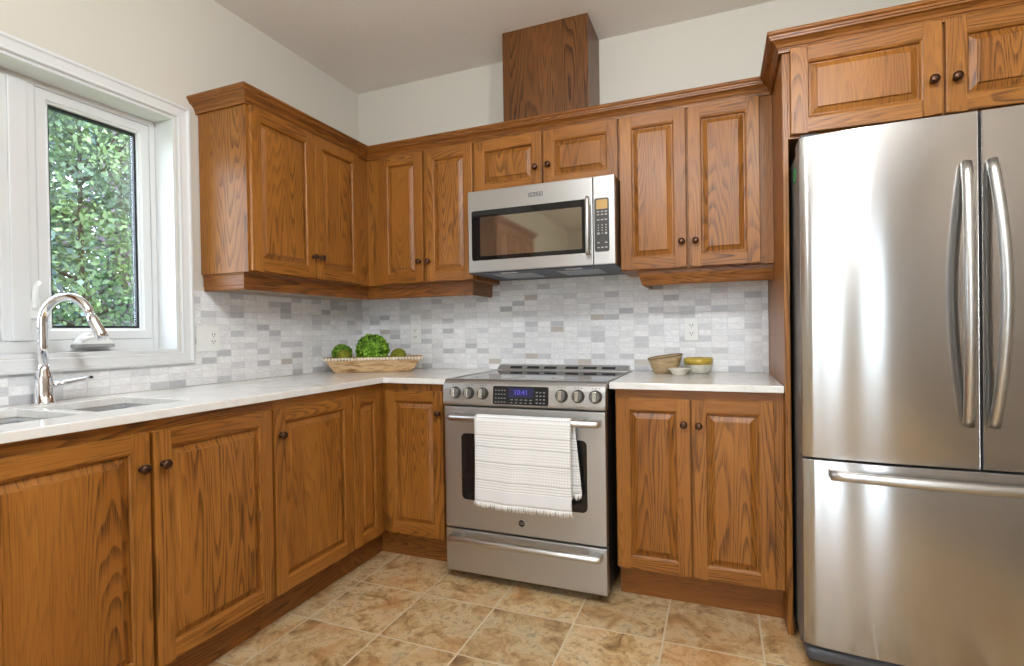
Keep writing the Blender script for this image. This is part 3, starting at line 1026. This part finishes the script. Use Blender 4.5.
for edge, nm in ((fe, 'fringe'), (be, 'fringe')):
    fr = MB()
    for k in range(150):
        t_ = (k + .5) / 150 * (len(edge) - 1)
        i = min(int(t_), len(edge) - 2)
        p = Vector(edge[i]).lerp(Vector(edge[i + 1]), t_ - i)
        dx, ln = random.uniform(-.006, .006), random.uniform(.020, .030)
        dy = random.uniform(-.003, .002) if edge is fe else 0
        fr.tube([p + Vector((0, 0, .001)), p + Vector((dx * .4, dy - .001, -ln * .5)), p + Vector((dx, dy, -ln))], [.0017, .0016, .0012], 5)
    fr.build(nm, FR, tw)

# ------------------------------------------------------------------ microwave
MXL, MXR, MYF, MZ0, MZ1 = .9990, 1.7370, -.440, 1.4270, 1.8375
mw = thing('microwave', 'stainless over-the-range microwave mounted under the short cabinet', 'microwave', (MXL, 0, MZ0))
mwW, mwH = MXR - MXL, MZ1 - MZ0
MB().box(.002, mwW - .002, MYF + .032, -.008, .006, mwH, grain=(1, 0, 0)).build('body', mat('microwave_case_brown_grey', lin(72, 52, 42), .35, .3), mw, bevel=.002)
SEAM = 1.6365 - MXL
md = MB().box(0, SEAM - .001, MYF, MYF + .031, .004, mwH - .001, grain=(1, 0, 0)).build('door', STEEL, mw, bevel=.004, seg=3)
MB().prism(rrect(1.0200 - MXL, 1.5960 + .020 - MXL, .062, .310, .010), 'y', MYF - .0015, MYF + .004).build('door_frame_glass', BGLASS, md)
MB().prism(rrect(1.0670 - MXL, 1.5850 - MXL, .082, .276, .006), 'y', MYF - .0030, MYF - .0014).build('door_window', MWGLASS, md)
hx = 1.6180 - MXL
h = MB().tube([(hx, MYF - .028, .052), (hx, MYF - .034, .062), (hx, MYF - .034, .300), (hx, MYF - .028, .310)], [.0095, .0105, .0105, .0095], 16)
for zz in (.070, .292):
    h.box(hx - .007, hx + .007, MYF - .030, MYF + .001, zz - .010, zz + .010, grain=(1, 0, 0))
h.build('handle', STEEL_H, md)
em = MB()
lz = 1.7865 - MZ0
x0, x1 = 1.3240 - MXL, 1.3960 - MXL
em.rings(lambda u, v, dd_: (u, dd_, v), x0, x1, lz - .010, lz + .010, [(0, MYF + .001), (0, MYF - .0012), (.0022, MYF - .0012), (.0022, MYF + .001)], cap=False)
for k, (a, b_) in enumerate(((.008, .020), (.026, .037), (.041, .050), (.054, .065))):
    em.box(x0 + a, x0 + b_, MYF - .0012, MYF + .001, lz - .0045, lz - .0022)
    em.box(x0 + a, x0 + b_, MYF - .0012, MYF + .001, lz + .0022, lz + .0045)
    em.box(x0 + a, x0 + a + .0025, MYF - .0012, MYF + .001, lz - .0045, lz + .0045)
em.build('emblem', DARKG, md)
mp_ = MB().box(SEAM + .001, mwW, MYF, MYF + .031, .004, mwH - .001, grain=(1, 0, 0)).build('control_panel', STEEL, mw, bevel=.004, seg=3)
MB().prism(rrect(1.6440 - MXL, 1.7110 - MXL, .063, .307, .010), 'y', MYF - .0016, MYF + .004).build('key_panel', mat('key_panel_charcoal', lin(58, 54, 50), .35), mp_)
MB().prism(rrect(1.6530 - MXL, 1.7040 - MXL, .257, .300, .003), 'y', MYF - .0026, MYF - .0014).build('display', LCDY, mp_)
for r, zz in enumerate((.245, .232, .208, .184, .172, .160, .146, .104, .082)):
    for c_ in range(3):
        if r == 7 and c_ == 1:
            continue
        w_, h_ = (.011, .005) if r in (0, 1, 2, 7, 8) else (.005, .005)
        if r == 6 and c_ != 1:
            w_, h_ = .010, .009
        xx = 1.6615 - MXL + c_ * .0175
        MB().box(xx - w_ / 2, xx + w_ / 2, MYF - .0024, MYF - .0014, zz - h_ / 2, zz + h_ / 2).build('button', MARK, mp_)
un = MB().box(.001, mwW - .001, MYF + .010, -.009, -.0005, .0055).build('underside', GRILLE, mw)
for a, b_ in ((.09, .30), (.43, .64)):
    MB().box(a, b_, -.34, -.12, -.0022, .001).build('grease_filter', FILTER, un)
for a, b_ in ((.16, .24), (.49, .57)):
    MB().box(a, b_, -.410, -.365, -.0020, .001).build('cooktop_light', mat('frosted_lens', lin(220, 222, 224), .4), un)

# ------------------------------------------------------------------ refrigerator
RX0, RX1, RYF = 2.4200, 3.3420, -.872
RXM = 2.8830
rf = thing('refrigerator', 'stainless french-door refrigerator with bottom freezer drawer', 'refrigerator', (RX0, 0, 0))
RW = RX1 - RX0
MB().box(.004, RW - .004, -.752, -.03, .030, 1.735, grain=(0, 0, 1)).build('body', GREYM, rf, bevel=.004)
def contour(x, xa, xb, left, right):
    """front face of a door in plan: flat middle rolling back towards the outer sides of the appliance."""
    y = RYF
    for on, t_ in ((left, x - xa), (right, xb - x)):
        if on:
            y += .028 * (max(0, .34 - t_) / .34) ** 2 + .007 * (max(0, .03 - t_) / .03) ** 2
    return y
def fdoor(name, xa, xb, z0, z1, left, right):
    n = 40
    pts_ = []
    for k in range(n + 1):
        # more points close to the ends
        t_ = .5 - .5 * math.cos(PI * k / n)
        x = xa + (xb - xa) * t_
        pts_.append((x - RX0, contour(x, xa, xb, left, right)))
    back = -.758
    ring = pts_ + [(xb - RX0, back), (xa - RX0, back)]
    m_ = MB()
    off = (random.uniform(0, 9), random.uniform(0, 9))
    N = len(ring)
    vs = [(p[0], p[1], z0) for p in ring] + [(p[0], p[1], z1) for p in ring]
    uvs = [(z0, p[0]) for p in ring] + [(z1, p[0]) for p in ring]
    m_.add(vs, [(i, i + 1, N + i + 1, N + i) for i in range(n)], 0, smooth=True, uvs=uvs)
    m_.add(vs, [(i, (i + 1) % N, N + (i + 1) % N, N + i) for i in range(n, N)], 1, grain=(0, 0, 1))
    m_.add(vs, [tuple(range(N))[::-1], tuple(range(N, 2 * N))], 1, grain=(1, 0, 0))
    return m_.build(name, [STEEL_F, GREYM], rf, bevel=.005, seg=3)
dl = fdoor('door', RX0 + .001, RXM - .0040, .7020, 1.7560, True, False)
d2 = fdoor('door', RXM + .0040, RX1 - .001, .7020, 1.7560, False, True)
fz = fdoor('freezer_drawer', RX0 + .001, RX1 - .001, .0780, .6940, True, True)
def arc_handle(parent, x, lean):
    h_ = MB()
    n = 24
    P_, R_ = [], []
    for k in range(n + 1):
        t_ = k / n
        z = .832 + (1.606 - .832) * t_
        bow = math.sin(PI * t_)
        P_.append((x - RX0 - lean * .012 * bow, RYF - .010 - .052 * bow ** .8, z))
        R_.append(.0140)
    h_.tube(P_, R_, 18, up=(1, 0, 0), grain=(0, 0, 1))
    return h_.build('handle', STEEL_H, parent)
arc_handle(dl, 2.8480, 1)
arc_handle(d2, 2.9070, -1)
h_ = MB()
n = 24
P_ = []
for k in range(n + 1):
    t_ = k / n
    bow = math.sin(PI * t_)
    P_.append((2.492 + (3.270 - 2.492) * t_ - RX0, RYF - .030 - .030 * bow, .660))
h_.tube(P_, .0165, 16, up=(0, 0, 1), grain=(1, 0, 0))
for xx in (2.500, 3.262):
    h_.box(xx - RX0 - .008, xx - RX0 + .045 if xx < 3 else xx - RX0 + .008, RYF - .034, RYF + .012, .648, .673, grain=(1, 0, 0))
h_.build('handle', STEEL_H, fz)
MB().box(.006, RW - .006, -.850, -.735, .020, .070, grain=(1, 0, 0)).build('base_grille', DARKG, rf, bevel=.02, seg=4)
for xx in (.035, RW - .035):
    MB().box(xx - .03, xx + .03, -.83, -.70, 1.7355, 1.770).build('hinge_cover', DARKG, rf, bevel=.006)
MB().box(-.0003, .0042, -.748, -.700, 1.640, 1.685).build('green_sticker', mat('green_sticker', lin(30, 150, 84), .5), rf)
for xx in (.05, RW - .05):
    for yy in (-.70, -.10):
        MB().lathe([(.022, .0005), (.022, .012), (.012, .016), (.012, .032)], c=(xx, yy, 0), n=12).build('levelling_foot', DARKG, rf)

# ------------------------------------------------------------------ outlets
def outlet_face(mb, x, z):
    for s_ in (-.0065, .0065):
        mb.box(x + s_ - .0012, x + s_ + .0012, -.0095, -.008, z - .004, z + .005)
    mb.lathe([(.0022, -.0095), (.0022, -.008)], c=(x, 0, z - .010), axis='y', n=10)
def single_outlet(x, label):
    o_ = thing('wall_outlet', label, 'outlet', (x, -.0062, 1.1285))
    pl = MB().box(-.0345, .0345, -.006, 0, -.057, .057).build('cover_plate', PLAST, o_, bevel=.002)
    for zz in (.021, -.021):
        MB().prism(rrect(-.0165, .0165, zz - .0145, zz + .0145, .008), 'y', -.0082, -.005).build('receptacle', PLAST, o_)
    s_ = MB()
    for zz in (.021, -.021):
        outlet_face(s_, 0, zz + .002)
    s_.build('slots', SLOT, o_)
single_outlet(2.0375, 'white duplex outlet on the back wall tile above the small bowls')
single_outlet(.4120, 'white duplex outlet on the back wall tile above the wooden tray')
o_ = thing('wall_outlet', 'double white plate with switch and outlet beside the window', 'outlet', (.0062, -1.1160, 1.1210), PI / 2)
MB().box(-.058, .058, -.006, 0, -.058, .058).build('cover_plate', PLAST, o_, bevel=.002)
MB().prism(rrect(-.0165 - .0235, .0165 - .0235, -.034, .034, .002), 'y', -.0085, -.005).build('rocker_switch', PLAST, o_, bevel=.001)
MB().prism(rrect(-.0165 + .0235, .0165 + .0235, -.034, .034, .002), 'y', -.0085, -.005).build('receptacle', PLAST, o_, bevel=.001)
s_ = MB()
for zz in (.019, -.013):
    outlet_face(s_, .0235, zz)
s_.build('slots', SLOT, o_)

# ------------------------------------------------------------------ tray with moss balls
tdir = Vector((.872, .489, 0))
TC = Vector((.318, -.300, CZt))
trz = math.atan2(tdir.y, tdir.x)
tr = thing('tray', 'long pale wooden tray with beaded rim in the counter corner', 'tray', (TC.x, TC.y, CZt + .0004), trz)
def tray_ring(lx, ly_, z): return [(-lx, -ly_, z), (lx, -ly_, z), (lx, ly_, z), (-lx, ly_, z)]
R_ = [tray_ring(.205, .062, 0), tray_ring(.222, .070, .012), tray_ring(.262, .088, .074), tray_ring(.270, .094, .086), tray_ring(.256, .082, .086), tray_ring(.228, .066, .040)]
m_ = MB()
vs = [p for r in R_ for p in r]
fs = [(i * 4 + k, i * 4 + (k + 1) % 4, (i + 1) * 4 + (k + 1) % 4, (i + 1) * 4 + k) for i in range(len(R_) - 1) for k in range(4)]
fs += [(3, 2, 1, 0), (20, 21, 22, 23)]
m_.add(vs, fs, grain=(1, 0, 0))
m_.build('body', TRAYW, tr, bevel=.003)
bd = MB()
def beads(p0, p1, n_):
    for k in range(n_):
        p = Vector(p0).lerp(Vector(p1), (k + .5) / n_)
        r = .0085
        bd.lathe([(r * .3, -r * .95), (r * .75, -r * .66), (r, 0), (r * .75, r * .66), (r * .3, r * .95)], c=p, n=8)
beads((-.262, -.0935, .077), (.262, -.0935, .077), 30)
beads((-.2695, -.086, .077), (-.2695, .086, .077), 10)
beads((.2695, -.086, .077), (.2695, .086, .077), 10)
bd.build('bead_trim', BEADW, tr)

def blob(name, label, lx, ly_, cz_, r, m1, leaves, leaf_size, disp, leafm=None, grp=None):
    import bmesh
    c = TC + tdir * lx + Vector((-tdir.y, tdir.x, 0)) * ly_
    o_ = thing(name, label, 'moss ball', (c.x, c.y, CZt + cz_), 0, grp)
    bm = bmesh.new()
    bmesh.ops.create_icosphere(bm, subdivisions=4, radius=1.0)
    me = MB()
    rnd = random.Random(int(r * 10000) + leaves)
    vs = []
    ph = [rnd.uniform(0, 6) for _ in range(6)]
    for v in bm.verts:
        q = v.co
        k = 1 + disp * (.5 * math.sin(q.x * 9 + ph[0]) * math.sin(q.y * 8 + ph[1]) + .5 * math.sin(q.z * 11 + ph[2]) * math.sin(q.x * 13 + ph[3])) + rnd.uniform(-disp, disp) * .5
        vs.append(tuple(q * r * k))
    fs = [tuple(v.index for v in f_.verts) for f_ in bm.faces]
    bm.free()
    me.add(vs, fs, smooth=(leaves == 0))
    me.build('core', m1, o_)
    if leaves:
        lf = MB()
        for k in range(leaves):
            z = rnd.uniform(-1, 1)
            a = rnd.uniform(0, 2 * PI)
            nrm = Vector((math.sqrt(1 - z * z) * math.cos(a), math.sqrt(1 - z * z) * math.sin(a), z))
            t1 = nrm.orthogonal().normalized()
            t1 = Matrix.Rotation(rnd.uniform(0, 6.3), 3, nrm) @ t1
            t2 = nrm.cross(t1)
            up = (nrm * rnd.uniform(.2, 1.0) + t1).normalized()
            p = nrm * r * rnd.uniform(.94, 1.05)
            L_ = leaf_size * rnd.uniform(.7, 1.3)
            wd_ = L_ * .42
            lf.add([p, p + up * L_ * .5 + t2 * wd_, p + up * L_, p + up * L_ * .5 - t2 * wd_], [(0, 1, 2, 3)])
        lf.build('leaves', leafm or m1, o_)
    return o_
blob('moss_ball', 'large bright green leafy ball standing tallest in the tray', -.014, .0, .124, .081, MOSS_DEEP, 1500, .020, .05, MOSS_BRIGHT)
blob('moss_ball', 'fuzzy green ball at the window end of the tray, behind an olive one', -.192, .042, .102, .050, MOSS_DEEP, 1000, .014, .05, MOSS_BRIGHT)
blob('moss_ball', 'smooth olive moss ball at the front of the tray, before a fuzzy green one', -.166, -.040, .093, .039, MOSS_OLIVE, 0, .01, .03)
blob('moss_ball', 'smooth olive moss ball alone at the range end of the tray', .134, .0, .086, .046, MOSS_OLIVE, 0, .01, .03)

# ------------------------------------------------------------------ bowls
def bowl_thing(name, label, loc, prof_out, th, m1, tilt_fn=None, rim=None, n=40, band=None, cat='bowl'):
    o_ = thing(name, label, cat, loc)
    po = prof_out
    pi_ = [(max(r - th, .001), max(z, th) if k else th) for k, (r, z) in enumerate(po)][::-1]
    ring = po + pi_
    vs, fs = [], []
    for r, z in ring:
        for k in range(n):
            a = 2 * PI * k / n
            zz = z * (tilt_fn(a) if tilt_fn else 1)
            vs.append((r * math.cos(a), r * math.sin(a), zz))
    mids = []
    for i in range(len(ring) - 1):
        for k in range(n):
            k2 = (k + 1) % n
            fs.append((i * n + k, i * n + k2, (i + 1) * n + k2, (i + 1) * n + k))
            mids.append(i)
    m_ = MB()
    m_.add(vs, fs, smooth=True)
    m_.add(vs, [tuple(range(n))[::-1], tuple(range((len(ring) - 1) * n, len(ring) * n))])
    m_.build('body', m1, o_)
    if rim:
        R0, Z0 = po[-1]
        q = [(( R0 - th / 2) * math.cos(2 * PI * k / 48), (R0 - th / 2) * math.sin(2 * PI * k / 48), Z0 * (tilt_fn(2 * PI * k / 48) if tilt_fn else 1)) for k in range(49)]
        MB().tube(q, th * .62, 8, up=(0, 0, 1)).build('rim', rim, o_)
    if band:
        z0_, z1_, r_, bm_ = band
        MB().lathe([(r_[0] - .001, z0_), (r_[0] + .0014, z0_), (r_[1] + .0014, z1_), (r_[1] - th - .0012, z1_ + .002), (r_[0] - th - .0008, z0_ + .005)], n=n, caps=False).build('glaze_band', bm_, o_)
    return o_
bowl_thing('bowl', 'tan wooden bowl with slanted dark rim on the short countertop', (1.917, -.120, CZt + .0004),
           [(.046, 0), (.054, .004), (.066, .034), (.079, .070), (.084, .082)], .006, BOWLT, lambda a: 1 + .14 * math.cos(a - .3), BOWLR)
bowl_thing('bowl', 'round grey-white bowl with a yellow glazed band at its rim', (2.071, -.100, CZt + .0004),
           [(.040, 0), (.050, .003), (.060, .025), (.066, .050), (.067, .074)], .006, CERAM, None, None, band=(.044, .074, (.065, .067), YGLAZE))
bowl_thing('dish', 'tiny cream dish in front of the two bowls', (1.990, -.218, CZt + .0004),
           [(.026, 0), (.030, .003), (.046, .024), (.055, .031)], .004, DISHW, None, None, cat='dish')

# ------------------------------------------------------------------ unseen globe lights added to brighten the room, and the run of cabinets mirrored in the microwave
def globe(x, y, where):
    o_ = thing('added_fill_light', 'unseen globe light added to brighten the room, ' + where, 'light', (x, y, H))
    MB().lathe([(.060, -.0005), (.060, -.012), (.030, -.022), (.008, -.026), (.008, -.190), (.030, -.195), (.040, -.205)], n=28).build('stem', WHITE, o_)
    pr = [(.11 * math.sin(a_), -.305 + .11 * math.cos(a_)) for a_ in [.36 + (PI - .37) * k / 14 for k in range(15)]]
    MB().lathe(pr, n=32).build('globe', FILLGLOW, o_)
for x, y, wh in ((1.70, -2.25, 'nearer the range'), (2.60, -2.25, 'nearer the refrigerator'), (2.20, -4.60, 'nearer the rear glass door')):
    globe(x, y, wh)

fu = thing('upper_cabinet', 'oak upper cabinet past the window, seen mirrored in the microwave door', 'cabinet', (0, -3.440, 1.4085), PI / 2)
Y0 = -3.440
body_box(fu, 0, ly(-2.420), -.0045, -(UF - .0205), 0, 2.150 - 1.4085)
for a in range(3):
    x0 = .006 + a * .338
    door(fu, x0, x0 + .332, .005, .7153, -UF, x0 + .3, .107)
tag(MB().sweep(prof, [(.0008, -3.440), (.2925, -3.440), (.2925, -2.420), (.0008, -2.420)]).build('crown_moulding', WOOD_V),
    'oak crown moulding on the cabinet past the window', 'moulding')

# ------------------------------------------------------------------ garden outside
struct(MB().box(-14, 18, -20, 12, -.32, -.30).build('ground', LAWN))
struct(MB().box(-1, 5, -11, WY1 - .16, -.30, -.02, grain=(1, 0, 0)).build('added_bounce_slab', speckle('pale_bounce_stone', [(.3, lin(206, 202, 196)), (.7, lin(226, 223, 218))], 6, .8)))  # pale slab added outside the rear door to brighten its reflection in the refrigerator
def shrub(name, label, x, y, h, rx, leaves, lm, seed, size=.075):
    rnd = random.Random(seed)
    o_ = thing(name, label, 'tree', (x, y, -.30), 0, None)
    t_ = MB().tube([(0, 0, 0), (.02, .01, h * .3), (.0, .03, h * .6), (.02, .0, h * .9)], [.040, .030, .018, .008], 10)
    for k in range(14):
        z = h * rnd.uniform(.12, .8)
        a = rnd.uniform(0, 6.3)
        r = rx * .7 * (1 - z / h) ** .5
        t_.tube([(0, 0, z), (r * .6 * math.cos(a), r * .6 * math.sin(a), z + .18), (r * math.cos(a), r * math.sin(a), z + .42)], [.022, .014, .006], 6)
    t_.build('trunk', BARK, o_)
    lf = MB()
    # clumps of leaves over an egg-shaped crown
    for c_ in range(leaves // 26):
        z = rnd.uniform(0, 1)
        rr = rx * (math.sin(PI * min(1, .16 + .84 * z) ** .9)) ** .6
        a = rnd.uniform(0, 2 * PI)
        k_ = rnd.uniform(.55, 1.0)
        cpt = Vector((rr * k_ * math.cos(a), rr * k_ * math.sin(a), .15 + z * (h - .15)))
        cr_ = rnd.uniform(.10, .26)
        for _ in range(26):
            p = cpt + Vector((rnd.gauss(0, cr_), rnd.gauss(0, cr_), rnd.gauss(0, cr_ * .8)))
            d1 = Vector((rnd.gauss(0, 1), rnd.gauss(0, 1), rnd.gauss(.3, .8))).normalized()
            d2_ = d1.orthogonal().normalized()
            d2_ = Matrix.Rotation(rnd.uniform(0, 6.3), 3, d1) @ d2_
            L_ = size * rnd.uniform(.6, 1.3)
            lf.add([p, p + d1 * L_ * .5 + d2_ * L_ * .28, p + d1 * L_, p + d1 * L_ * .5 - d2_ * L_ * .28], [(0, 1, 2, 3)])
    f_ = lf.build('foliage', lm, o_)
    return o_
shrub('evergreen_tree', 'tall green leafy tree outside, filling the middle of the window', -3.7, .40, 5.4, 1.05, 36000, LEAF, 3, .062)
shrub('evergreen_tree', 'blue-green bush outside, low behind the faucet', -2.0, -1.35, 2.2, .50, 6000, LEAF_B, 4)
shrub('plum_tree', 'plum-tinted bushy tree outside behind the green one', -5.4, 2.9, 5.0, 1.2, 15000, LEAF_P, 5, .13)
shrub('evergreen_tree', 'broad pale green tree farther out past the window', -7.6, .0, 7.2, 1.7, 22000, LEAF, 6, .17)
shrub('evergreen_tree', 'broad blue-green tree farthest out past the window', -10.6, 4.6, 8.0, 2.0, 20000, LEAF_B, 8, .20)

# ------------------------------------------------------------------ repeats of one kind share a group
GROUPS = {'upper_cabinet': 'oak upper cabinets', 'base_cabinet': 'oak base cabinets', 'countertop': 'white quartz countertops', 'light_valance': 'oak light valances',
          'wall_outlet': 'white wall outlets', 'moss_ball': 'moss balls in the tray', 'added_fill_light': 'added unseen fill lights', 'evergreen_tree': 'trees outside the window',
          'plum_tree': 'trees outside the window', 'crown_moulding': 'oak crown mouldings'}
for o in SC.objects:
    if o.parent is None and 'category' in o:
        g = GROUPS.get(o.name.split('.')[0])
        if g:
            o['group'] = g
